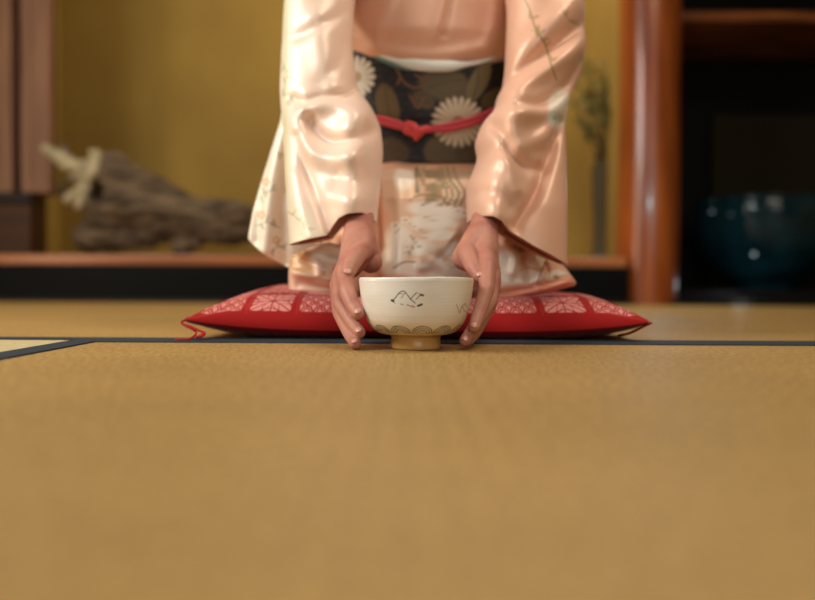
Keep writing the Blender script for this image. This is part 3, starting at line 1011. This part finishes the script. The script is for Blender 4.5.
# ---- lap and skirt
def paint_skirt(px, py, fr, co):
    n = len(px)
    c = np.tile(lin(226, 172, 138), (n, 1))
    o = (py > -999)
    x, y = px, py
    fr = fr & (co[:, 1] < 1.19)
    wv = wob(x, y, .25, 51)
    # pale front panel with clouds of blossom
    edge = 386 + 5 * np.sin(y * .06) + (y - 220) * .03
    pan = sstep(edge - 2, edge + 2, x) * (1 - sstep(466, 472, x)) * fr
    mixc(c, pan * .7, (240, 212, 184))
    for (cx, cy, rx, ry) in [(404, 178, 10, 13), (425, 208, 18, 7), (432, 222, 26, 7), (400, 240, 14, 16), (392, 262, 14, 14), (420, 248, 14, 8), (440, 235, 16, 6), (452, 212, 14, 6),
                             (455, 250, 12, 8), (412, 268, 14, 8), (446, 270, 20, 9), (480, 262, 16, 12), (508, 262, 20, 14), (535, 275, 20, 11), (560, 270, 12, 9), (520, 285, 26, 7),
                             (326, 262, 18, 14), (318, 250, 12, 8), (310, 285, 12, 6), (338, 275, 10, 12)]:
        mixc(c, ell(x + 2.5 * wv, y + 2 * wv, cx, cy, rx, ry, 0, .3) * .95 * fr, (250, 244, 230))
    # pine and fence motif at the top
    for k in range(7):
        x0_ = 417 + k * 6
        stroke(c, x, y, curve2([(x0_, 168), (x0_ + 5 + 2 * math.sin(k), 180), (x0_ + 12, 193), (x0_ + 7, 205)], 10), 1.8, (112, 118, 78) if k % 2 else (150, 124, 84), .75)
    mixc(c, ell(x, y, 446, 172, 26, 8, 0, .3) * .5 * fr, (140, 122, 84))
    stroke(c, x, y, [(416, 168), (417, 192)], 1.6, (70, 100, 76), .7)
    stroke(c, x, y, curve2([(410, 200), (420, 195), (440, 196), (448, 204), (456, 207)], 16), 1.2, (142, 112, 70), .7)
    r = random.Random(5)
    for k in range(26):
        cx, cy = r.uniform(388, 468), r.uniform(196, 282)
        if r.random() < .5: cx, cy = r.uniform(470, 570), r.uniform(245, 292)
        flower(c, x, y, cx, cy, r.uniform(3.5, 6), (250, 246, 234), 5, .2, .8, .8, (206, 180, 110))
        a0 = r.uniform(0, 6.28)
        stroke(c, x, y, [(cx + 4, cy + 3), (cx + 4 + 7 * math.cos(a0), cy + 3 + 6 * math.sin(a0))], .6, (140, 130, 86), .6)
    for pts in ([(411, 236), (416, 243), (420, 248)], [(408, 256), (413, 246), (414, 238)], [(394, 268), (404, 262), (416, 262)], [(500, 275), (512, 268), (524, 272)], [(540, 268), (546, 274), (552, 270)]):
        stroke(c, x, y, curve2(pts, 10), .9, (150, 132, 84), .8)
    return c


def skirt_post(pts, PX, PY, v):
    return pts


sk_rows = [(160, 352, 508, 1.37, .100), (168, 344, 518, 1.355, .135), (180, 334, 530, 1.33, .195), (200, 324, 542, 1.32, .212), (225, 311, 552, 1.315, .218), (245, 301, 560, 1.31, .222),
           (262, 296, 566, 1.31, .226), (280, 294, 566, 1.31, .226), (290, 299, 558, 1.31, .218), (296, 306, 548, 1.31, .205)]
skirt = garment('kimono_skirt', sk_rows, M_kim, person, ex=3.4, xk=.8, nr=280, nc=700, paintf=paint_skirt, seed=8, zwob=.0018,
                folds=[([(396, 170), (400, 220), (398, 275)], 10, .012),
                       ([(455, 232), (440, 250), (424, 268)], 4, .012), ([(458, 240), (443, 257), (430, 274)], 3, -.010),
                       ([(305, 258), (322, 250), (336, 244)], 6, .014), ([(300, 268), (320, 266), (345, 262)], 5, -.006), ([(300, 278), (325, 280), (350, 280)], 5, .006),
                       ([(492, 250), (504, 262), (512, 276)], 4, .010), ([(515, 255), (524, 268), (522, 284)], 3, -.009), ([(530, 262), (538, 276), (530, 288)], 5, .010),
                       ([(560, 262), (548, 280), (520, 290)], 3, -.008), ([(372, 180), (378, 230), (376, 280)], 6, -.015)])
M_hem = mat('peach_lining', (222, 150, 124), .5, .4, sheen=.2)


def paint_fl(px, py, fr, co):
    x, y = px, py
    c = np.tile(lin(226, 184, 158), (len(x), 1))
    mixc(c, ell(x, y, 302, 262, 14, 12, .2, .3) * .9, (206, 160, 112))
    mixc(c, ell(x, y, 332, 256, 21, 12, -.25, .3) * .9, (242, 236, 220))
    stroke(c, x, y, curve2([(296, 272), (312, 275), (326, 280), (338, 278)], 12), 1.0, (190, 168, 120), .5)
    mixc(c, ell(x, y, 322, 281, 8, 3, .2, .3) * .7, (240, 228, 200))
    return c


garment('lap_fold', [(236, 322, 340, 1.10, .010), (246, 300, 352, 1.098, .022), (258, 291, 356, 1.095, .030), (276, 289.5, 358, 1.092, .034), (290, 290, 358, 1.09, .032), (302, 296, 356, 1.09, .024)],
        M_kim, skirt, ex=2.8, nr=140, nc=260, paintf=paint_fl, solid=.0015, seed=61, zwob=.001,
        ytop=[(288, 262), (294, 256), (306, 251), (320, 246), (331, 242.5), (342, 246), (358, 256)], ybot=[(288, 288), (300, 292), (320, 295.5), (340, 298.5), (358, 300)],
        folds=[([(298, 256), (315, 264), (338, 270), (352, 276)], 4, -.007), ([(300, 252), (330, 245), (350, 254)], 6, .010), ([(292, 272), (318, 277), (350, 284)], 4, .006), ([(305, 254), (316, 262), (320, 272)], 4, .006), ([(300, 284), (325, 288), (350, 292)], 5, -.004)])


def paint_fr(px, py, fr, co):
    x, y = px, py
    c = np.tile(lin(228, 178, 148), (len(x), 1))
    wv = wob(x, y, .35, 66)
    for (cx, cy, rx, ry) in [(508, 262, 13, 12), (520, 276, 26, 9), (500, 278, 14, 8), (556, 276, 11, 6), (536, 262, 9, 6)]:
        mixc(c, ell(x + 2.5 * wv, y + 2 * wv, cx, cy, rx, ry, 0, .25) * .9, (242, 234, 216))
    flower(c, x, y, 512, 280, 5, (206, 206, 186), 5, .25, .8, .7, (176, 160, 96))
    flower(c, x, y, 500, 268, 5, (250, 246, 234), 5, .25, .8, .7, (196, 176, 110))
    stroke(c, x, y, curve2([(545, 262), (541, 272), (537, 284)], 10), 1.0, (110, 90, 66), .7)
    stroke(c, x, y, curve2([(520, 270), (530, 268), (540, 271)], 10), .8, (206, 176, 100), .7)
    mixc(c, ell(x, y, 556, 277, 3, 1.6, .3, .3) * .8, (140, 130, 100))
    mixc(c, ell(x, y, 520, 248, 8, 4, .3, .3) * .7, (120, 84, 50))
    edge = np.interp(x, [478, 500, 535, 572], [303, 300.5, 293.5, 284])
    mixc(c, sstep(8.5, 7, edge - y), (222, 148, 120))
    return c


garment('lap_fold', [(220, 474, 500, 1.125, .010), (232, 472, 518, 1.12, .022), (246, 471, 542, 1.115, .030), (262, 471, 560, 1.112, .034), (282, 471, 575, 1.11, .034), (292, 471, 572, 1.11, .030), (306, 471, 560, 1.11, .02)],
        M_kim, skirt, ex=2.6, nr=160, nc=300, paintf=paint_fr, solid=.0015, seed=63, zwob=.001,
        ytop=[(468, 222), (490, 226), (508, 234), (524, 244), (545, 258), (562, 270), (578, 280)], ybot=[(468, 305), (500, 301.5), (518, 298), (536, 294), (556, 289), (578, 284)],
        folds=[([(505, 240), (515, 256), (512, 272)], 4, .007), ([(520, 250), (524, 264), (528, 280)], 3, -.007), ([(536, 260), (541, 272), (538, 286)], 4, .006), ([(546, 264), (548, 274), (542, 284)], 2.5, -.006),
               ([(480, 296), (510, 291), (540, 284), (568, 277)], 2.2, -.005), ([(480, 300), (510, 296), (540, 290), (568, 282)], 3, .006), ([(490, 250), (496, 270), (492, 285)], 5, -.005)])

# ---- obi
def paint_obi(px, py, fr, co):
    x, y = px, py
    c = np.tile(lin(22, 22, 28), (len(x), 1))
    wv = wob(x, y, .12, 61)
    ol = (92, 80, 52); ol2 = (116, 104, 72); br_ = (74, 58, 40)
    mixc(c, ell(x, y, 388, 106, 11, 22, -.25) * .9 * fr, (104, 86, 56))
    mixc(c, ell(x, y, 392, 152, 18, 14, .3) * .9, br_)
    mixc(c, ell(x + wv * 3, y, 445, 84, 24, 17, .2) * .95, ol)
    mixc(c, ell(x, y, 478, 82, 9, 22, .45) * .95, ol2)
    mixc(c, ell(x, y, 495, 98, 16, 9, -.5) * .9, ol)
    mixc(c, ell(x, y, 440, 152, 16, 16, .3) * .9, ol)
    mixc(c, ell(x, y, 474, 152, 26, 15, -.2) * .9, (84, 78, 56))
    mixc(c, ell(x, y, 424, 100, 12, 8, .6) * .9, (88, 70, 44))
    for pts in ([(397, 70), (404, 82), (414, 88), (424, 86)], [(415, 74), (424, 80), (430, 72), (420, 66)], [(410, 96), (418, 108), (424, 98)], [(395, 66), (400, 76), (398, 84)], [(430, 60), (440, 72), (452, 70)]):
        stroke(c, x, y, curve2(pts, 14), 1.4, (110, 76, 46), .85)
    for pts in ([(428, 88), (446, 82), (462, 80)], [(478, 64), (477, 84), (472, 100)], [(386, 88), (388, 106), (392, 124)], [(455, 152), (474, 148), (492, 146)]):
        stroke(c, x, y, curve2(pts, 12), .6, (60, 50, 34), .8)
    flower(c, x, y, 458, 122, 28, (206, 192, 162), 22, .2, 1, .95, (150, 122, 84))
    mixc(c, ell(x, y, 458, 124, 9, 6) * .9, (176, 126, 100))
    flower(c, x, y, 358, 77, 19, (212, 206, 190), 16, .2, 1, 1.15, (160, 140, 100))
    mixc(c, sstep(.1, .5, wob(x, y * 1.5, .5, 71)) * .12, (120, 110, 90))
    return c


def obi_rows(g):
    return [(30, 342 - g, 518 + g, 1.345, .116), (60, 344 - g, 516 + g, 1.348, .118), (90, 346 - g, 514 + g, 1.352, .120), (130, 346 - g, 514 + g, 1.356, .121), (163.5, 346 - g, 514 + g, 1.36, .122)]


obi = garment('obi', obi_rows(3), M_obi, person, ex=2.3, nr=300, nc=700, paintf=paint_obi, solid=.004, zwob=.0005, ytop=[(340, 34), (352, 42), (364, 49), (380, 57), (396, 63), (412, 67), (430, 69), (450, 69), (466, 67.5), (482, 64), (496, 58), (508, 50), (520, 42)],
              folds=[([(346, 120), (420, 124), (515, 118)], 6, -.003)])
# scarf along the top of the obi
def oy(x):   # front surface of the obi
    u = (x - 430) / 90.0
    return 1.348 - .120 * max(0.02, 1 - abs(u) ** 2.3) ** (1 / 2.3)
bm = bmesh.new()
sp = [(350, 36), (362, 45), (378, 54), (395, 60.5), (410, 64), (430, 66), (448, 66), (462, 65), (480, 62), (495, 57), (508, 49)]
pth_ = smooth_path([P(x_, y_, oy(x_) - .003) for x_, y_ in sp], 60)
tt = np.linspace(0, 1, 60)
rr_ = .0035 + .0055 * np.exp(-((tt - .52) / .17) ** 4)
add_tube(bm, pth_, rr_, 14, flat=.6, up=(0, -.2, 1))
bm_obj('obi_scarf', bm, mat('pale_scarf_silk', (226, 232, 224), .5, .4, sheen=.3, bump=(60, (1, 1, 5), .4, .003)), obi, smooth=True)
bm = bmesh.new()
sp2 = [(352, 42), (364, 50), (380, 59), (396, 66), (412, 70)]
pth_ = smooth_path([P(x_, y_, oy(x_) - .002) for x_, y_ in sp2], 30)
add_tube(bm, pth_, np.full(30, .003), 10, flat=.6, up=(0, -.2, 1))
bm_obj('scarf_edge', bm, mat('teal_scarf_edge', (96, 128, 124), .6, .3), obi, smooth=True)
# cord with its knot
M_cord = mat('rose_cord', (196, 62, 74), .55, .4, sheen=.3, bump=(420, (3, 1, 1), .6, .0012))
bm = bmesh.new()
for dz in (-2.3, 2.3):
    pts_ = [(346, 112), (360, 115), (380, 120 + dz * .8), (395, 124 + dz * .9), (408, 128 + dz * .5), (418, 130)]
    pth_ = smooth_path([P(x_, y_, oy(x_) - .010) for x_, y_ in pts_], 40)
    add_tube(bm, pth_, np.full(40, .0042), 12)
    pts_ = [(424, 130), (434, 129 + dz * .5), (450, 127 + dz), (470, 122 + dz), (488, 115 + dz), (502, 108 + dz * .8), (514, 104)]
    pth_ = smooth_path([P(x_, y_, oy(x_) - .010) for x_, y_ in pts_], 40)
    add_tube(bm, pth_, np.full(40, .0044), 12)
cord = bm_obj('obi_cord', bm, M_cord, obi, smooth=True)
kb = []
Yk = oy(418) - .018
chain(kb, [px3(408, 124, Yk, .0055), px3(413, 127, Yk - .003, .0075), px3(419, 134, Yk - .002, .0062)], .2)
chain(kb, [px3(416, 138, Yk, .0045), px3(420, 131, Yk - .006, .0066), px3(427, 129, Yk + .002, .0058)], .2)
chain(kb, [px3(406, 131, Yk + .006, .005), px3(412, 133, Yk + .003, .0055)], .2)
link('cord_knot', blob_mesh(kb, .0012, 2), mat('rose_cord_knot', (206, 66, 72), .5, .4, sheen=.3), cord)

# ---- sleeves
def paint_sl(px, py, fr, co):
    x, y = px, py
    c = np.tile(lin(242, 214, 194), (len(x), 1))  # whitened base holds the window light falling on this sleeve
    edge = 293 + 2 * np.sin(y * .07)
    mixc(c, (1 - sstep(edge - 3, edge + 3, x)) * .9, (240, 232, 210))
    mixc(c, (1 - sstep(1.2, 2.6, np.abs(x - 285.5 - (y > 110) * (y - 110) * .02))) * .35, (222, 206, 130))
    low = sstep(196, 206, y - (x - 300) * .35) * (1 - sstep(318, 330, x - (y - 236) * .6))
    mixc(c, low * .85, (238, 226, 200))
    leaf_sprig(c, x, y, [(282, 60), (288, 75), (284, 92), (290, 105)], (168, 164, 128), .5, seed=2, L=4)
    leaf_sprig(c, x, y, [(286, 210), (300, 220), (312, 232)], (190, 172, 120), .4, seed=3, L=4)
    return c


sl_rows = [(-204, 378, 384, 1.32, .004), (-192, 350, 386, 1.31, .03), (-165, 322, 378, 1.29, .055), (-130, 304, 366, 1.26, .065), (-80, 292, 360, 1.22, .066), (0, 285, 353, 1.175, .060), (40, 283, 352, 1.155, .058),
           (80, 281, 357, 1.135, .056), (100, 282, 371, 1.12, .056), (120, 284, 380, 1.105, .054), (145, 285, 382.5, 1.085, .050), (170, 286, 381, 1.068, .047), (200, 288, 378, 1.043, .044), (250, 291, 374, 1.018, .040)]
slL = garment('kimono_sleeve', sl_rows, M_kim, kim, ex=2.2, nr=460, nc=420, paintf=paint_sl, solid=.0018, seed=17, zwob=.0012,
              ybot=[(286, 245), (292, 243.5), (312, 239.5), (329, 236), (335, 228), (343, 219), (352, 215.5), (364, 214), (372, 216), (378, 224)],
              folds=[
                  ([(357, 128), (356, 165), (357, 212)], 20, .030),
                  ([(294, 99), (306, 102), (320, 97), (343, 95), (357, 86)], 5.5, -.011),
                  ([(306, 110), (325, 106), (345, 109), (366, 117)], 9, .012),
                  ([(310, 120), (316, 131), (328, 140), (346, 143), (364, 138), (378, 127)], 7, -.013),
                  ([(295, 122), (302, 142), (316, 155), (336, 161), (358, 160)], 10, .013),
                  ([(297, 138), (306, 168), (318, 200), (331, 234)], 6, -.009),
                  ([(284, 40), (312, 30), (345, 12)], 7, -.005), ([(318, 20), (324, 50), (330, 82)], 14, .008),
                  ([(348, 30), (340, 60), (322, 84)], 8, -.005),
                  ([(340, 178), (358, 184), (376, 178)], 8, -.005), ([(330, 196), (350, 204), (372, 200)], 9, .005),
                  ([(292, 176), (300, 210), (310, 236)], 8, .005),
              ])


def paint_tl(px, py, fr, co):
    x, y = px, py
    c = np.tile(lin(240, 232, 212), (len(x), 1))
    mixc(c, sstep(.1, .6, wob(x, y, .12, 81)) * .5, (232, 204, 176))
    for cx, cy in ((293, 166), (266, 182), (288, 190), (262, 215), (276, 240)):
        flower(c, x, y, cx, cy, 4.5, (222, 176, 126), 5, .2, .8)
    for pts in ([(275, 151), (285, 156), (294, 163)], [(283, 130), (291, 138), (300, 141)], [(258, 200), (266, 192), (276, 190)], [(256, 226), (268, 222), (280, 228)], [(270, 252), (278, 246), (286, 250)]):
        leaf_sprig(c, x, y, pts, (158, 156, 124), .6, w=.7, n=4, L=4, seed=int(pts[0][0]))
    return c


tlr = [(92, 284, 300, 1.16, .008), (120, 281, 306, 1.155, .012), (150, 271.5, 312, 1.15, .015), (180, 262, 318, 1.145, .017), (210, 253.5, 322, 1.14, .018), (235, 249, 322, 1.14, .018), (250, 249, 320, 1.14, .016), (272, 252, 316, 1.14, .010)]
garment('hanging_sleeve_end', tlr, M_kim, kim, ex=2.6, nr=220, nc=240, paintf=paint_tl, solid=.0015, seed=27, zwob=.0015,
        ybot=[(249, 238), (256, 246), (272, 258), (290, 268), (305, 266), (322, 262)],
        folds=[([(286, 120), (272, 180), (266, 250)], 6, .007), ([(292, 150), (284, 200), (284, 262)], 5, -.006), ([(268, 160), (258, 210), (256, 240)], 5, -.004)])


def paint_sr(px, py, fr, co):
    x, y = px, py
    c = np.tile(lin(226, 178, 150), (len(x), 1))  # same silk as the left sleeve, base deepened for weaker light
    mixc(c, sstep(540, 520, x) * sstep(80, 110, y) * .3, (236, 200, 176))
    blob = ell(x + 2 * wob(x, y, .3, 91), y, 559, 108, 11, 20, .1, .25)
    mixc(c, blob * .85 * fr, (238, 230, 212))
    flower(c, x, y, 554, 118, 8, (196, 200, 190), 12, .25, .9 , 1, (170, 160, 110))
    stroke(c, x, y, curve2([(525, 0), (530, 10), (536, 30), (545, 45), (552, 68), (556, 80)], 20), .8, (128, 108, 66), .75)
    leaf_sprig(c, x, y, [(528, 4), (535, 26), (545, 46), (553, 70)], (150, 132, 84), .6, w=.4, n=8, L=4.5, seed=6)
    leaf_sprig(c, x, y, [(560, 6), (568, 20), (578, 26)], (160, 140, 96), .5, w=.5, n=5, L=4, seed=9)
    leaf_sprig(c, x, y, [(545, 46), (540, 34), (532, 30)], (150, 132, 84), .6, w=.5, n=3, L=4, seed=12)
    return c


sr_rows = [(-204, 476, 482, 1.32, .004), (-192, 474, 510, 1.31, .03), (-165, 482, 540, 1.29, .055), (-130, 496, 560, 1.26, .065), (-80, 502, 574, 1.22, .066), (0, 508, 583, 1.175, .060), (30, 507, 583.5, 1.16, .058),
           (60, 505.5, 581, 1.145, .057), (80, 503, 573, 1.135, .056), (90, 497, 568, 1.13, .056), (103, 495, 565, 1.12, .056), (118, 482, 564, 1.105, .055), (138, 475, 564, 1.09, .052), (153, 478, 565, 1.085, .048), (165, 474.5, 565, 1.072, .047),
           (183, 466.5, 565.5, 1.058, .046), (205, 467, 566, 1.042, .044), (270, 470, 566, 1.02, .040)]
slR = garment('kimono_sleeve', sr_rows, M_kim, kim, ex=2.2, nr=460, nc=420, paintf=paint_sr, solid=.0018, seed=37, zwob=.0012,
              ybot=[(464, 224), (470, 219), (478, 217), (488, 218), (496, 222.5), (504, 231), (530, 247), (548, 256), (566, 265)],
              folds=[
                  ([(512, 110), (500, 150), (490, 214)], 22, .034),
                  ([(583, 22), (560, 42), (531, 63), (500, 90)], 7, -.013), ([(574, 4), (550, 24), (522, 46), (508, 62)], 10, .009),
                  ([(582, 44), (556, 64), (528, 82), (504, 96)], 9, .014),
                  ([(582, 62), (564, 88), (542, 103), (516, 109)], 6, -.015),
                  ([(568, 98), (548, 112), (520, 117), (494, 118), (482, 127)], 9, .013),
                  ([(492, 130), (503, 142), (508, 156), (522, 166), (538, 168)], 6.5, -.012),
                  ([(552, 128), (536, 142), (520, 150)], 9, .009),
                  ([(470, 184), (480, 171), (496, 163), (508, 172), (516, 190)], 8, .009),
                  ([(562, 122), (549, 160), (535, 196), (516, 226)], 6, -.018),
                  ([(486, 196), (498, 200), (508, 208)], 8, -.006),
              ])
def paint_plain(px, py, fr, co):
    return np.tile(lin(222, 160, 128), (len(px), 1))
trr = [(110, 548, 564, 1.165, .008), (150, 540, 565, 1.16, .014), (200, 530, 565, 1.155, .017), (240, 525, 565, 1.15, .017), (270, 525, 564, 1.15, .012)]
garment('hanging_sleeve_end', trr, M_kim, kim, ex=2.6, nr=160, nc=200, paintf=paint_plain, solid=.0015, seed=47, zwob=.0015,
        ybot=[(524, 250), (545, 256), (566, 264)], folds=[([(552, 130), (548, 200), (550, 262)], 6, .006)])

# dark red lining edges at the sleeve hems
M_lin = mat('rose_lining', (150, 66, 56), .6, .3)
for pts_, par in (([(290, 244.4, 1.063), (305, 241.8, 1.040), (318, 239, 1.028), (329, 236.6, 1.022)], slL),
                  ([(504, 231.5, 1.014), (516, 239.5, 1.014), (530, 247.6, 1.014), (548, 256.8, 1.022), (565, 265, 1.048)], slR)):
    bm = bmesh.new()
    add_tube(bm, smooth_path([P(*q_) for q_ in pts_], 30), np.full(30, .0013), 8)
    bm_obj('sleeve_lining', bm, M_lin, par, smooth=True)

# ------------------------------------------------------------------ light
def area(name, loc, target, size, power, col, size_y=None, spread=None):
    d = bpy.data.lights.new(name, 'AREA'); d.energy = power; d.color = col
    d.shape = 'RECTANGLE' if size_y else 'SQUARE'; d.size = size
    if size_y: d.size_y = size_y
    if spread: d.spread = spread
    o = bpy.data.objects.new(name, d); COL.objects.link(o)
    o.location = loc
    o.rotation_euler = (Vector(target) - Vector(loc)).to_track_quat('-Z', 'Y').to_euler()
    return o


area('window_daylight', (-1.45, .5, 1.3), (0.0, 1.1, .15), .65, 25, (1, .97, .93), .65)
area('window_strip', (-1.9, 1.0, .95), (.8, 2.4, .6), .4, 18, (1, .84, .62), 1.7)
area('room_lamp', (.7, .7, 1.9), (0, .9, 0), .8, 17, (1, .86, .68))
area('alcove_lamp', (.15, 2.95, 2.25), (.1, 3.5, .6), .5, 24, (1, .86, .62), .2)
area('front_fill', (.3, -1.0, .9), (.1, 1.2, .2), 1.2, 10, (1, .97, .93))
# point lights added in mid-air only to put glints on the glass bowl
cam_p = np.array([0, 0, CAM_H])
prof_r = smooth_path(np.array(prof[4:11]), 60)
for (gx, gy, pw, c_) in [(712, 211, .35, (.75, .9, 1)), (755, 210, 4.5, (.55, .9, 1)), (764, 206, .6, (1, .75, .5)), (754, 254, .8, (.8, .95, 1)), (731, 215, .15, (.7, .8, 1))]:
    ray = np.array(P(gx, gy, 1.0)) - cam_p; ray /= np.linalg.norm(ray)
    best = None
    # march the ray to the bowl's outside
    for t_ in np.linspace(2.6, 3.4, 1600):
        q_ = cam_p + ray * t_
        rz = np.interp(q_[2] - GB[2], prof_r[:, 1], prof_r[:, 0], left=0, right=0)
        if np.hypot(q_[0] - GB[0], q_[1] - GB[1]) < rz:
            best = q_; break
    if best is None: continue
    zl_ = best[2] - GB[2]
    slope = (np.interp(zl_ + .004, prof_r[:, 1], prof_r[:, 0]) - np.interp(zl_ - .004, prof_r[:, 1], prof_r[:, 0])) / .008
    n3 = np.array([best[0] - GB[0], best[1] - GB[1], 0]); n3 /= np.linalg.norm(n3); n3[2] = -slope; n3 /= np.linalg.norm(n3)
    rf = ray - 2 * (ray @ n3) * n3
    loc = best + rf * .8
    if loc[0] < .9 and loc[1] > 2.7: loc = best + rf * .2
    print('GLINT', gx, gy, best, loc)
    if loc[2] < .05: loc = best + rf * ((.05 - best[2]) / rf[2]) * .9
    d = bpy.data.lights.new('added_glint_light', 'POINT'); d.energy = pw * .22; d.color = c_; d.shadow_soft_size = .012
    o = bpy.data.objects.new('added_glint_light', d); COL.objects.link(o); o.location = loc

wd = bpy.data.worlds.new('World'); S.world = wd; wd.use_nodes = True
bg = wd.node_tree.nodes['Background']; bg.inputs[0].default_value = (1, .82, .6, 1); bg.inputs[1].default_value = .10

S.view_settings.view_transform = 'Standard'
S.view_settings.look = 'None'
S.view_settings.gamma = 1
S.view_settings.use_curve_mapping = False
S.view_settings.exposure = 0.0
S.cycles.use_denoising = True
S.cycles.max_bounces = 6
S.cycles.sample_clamp_indirect = 5
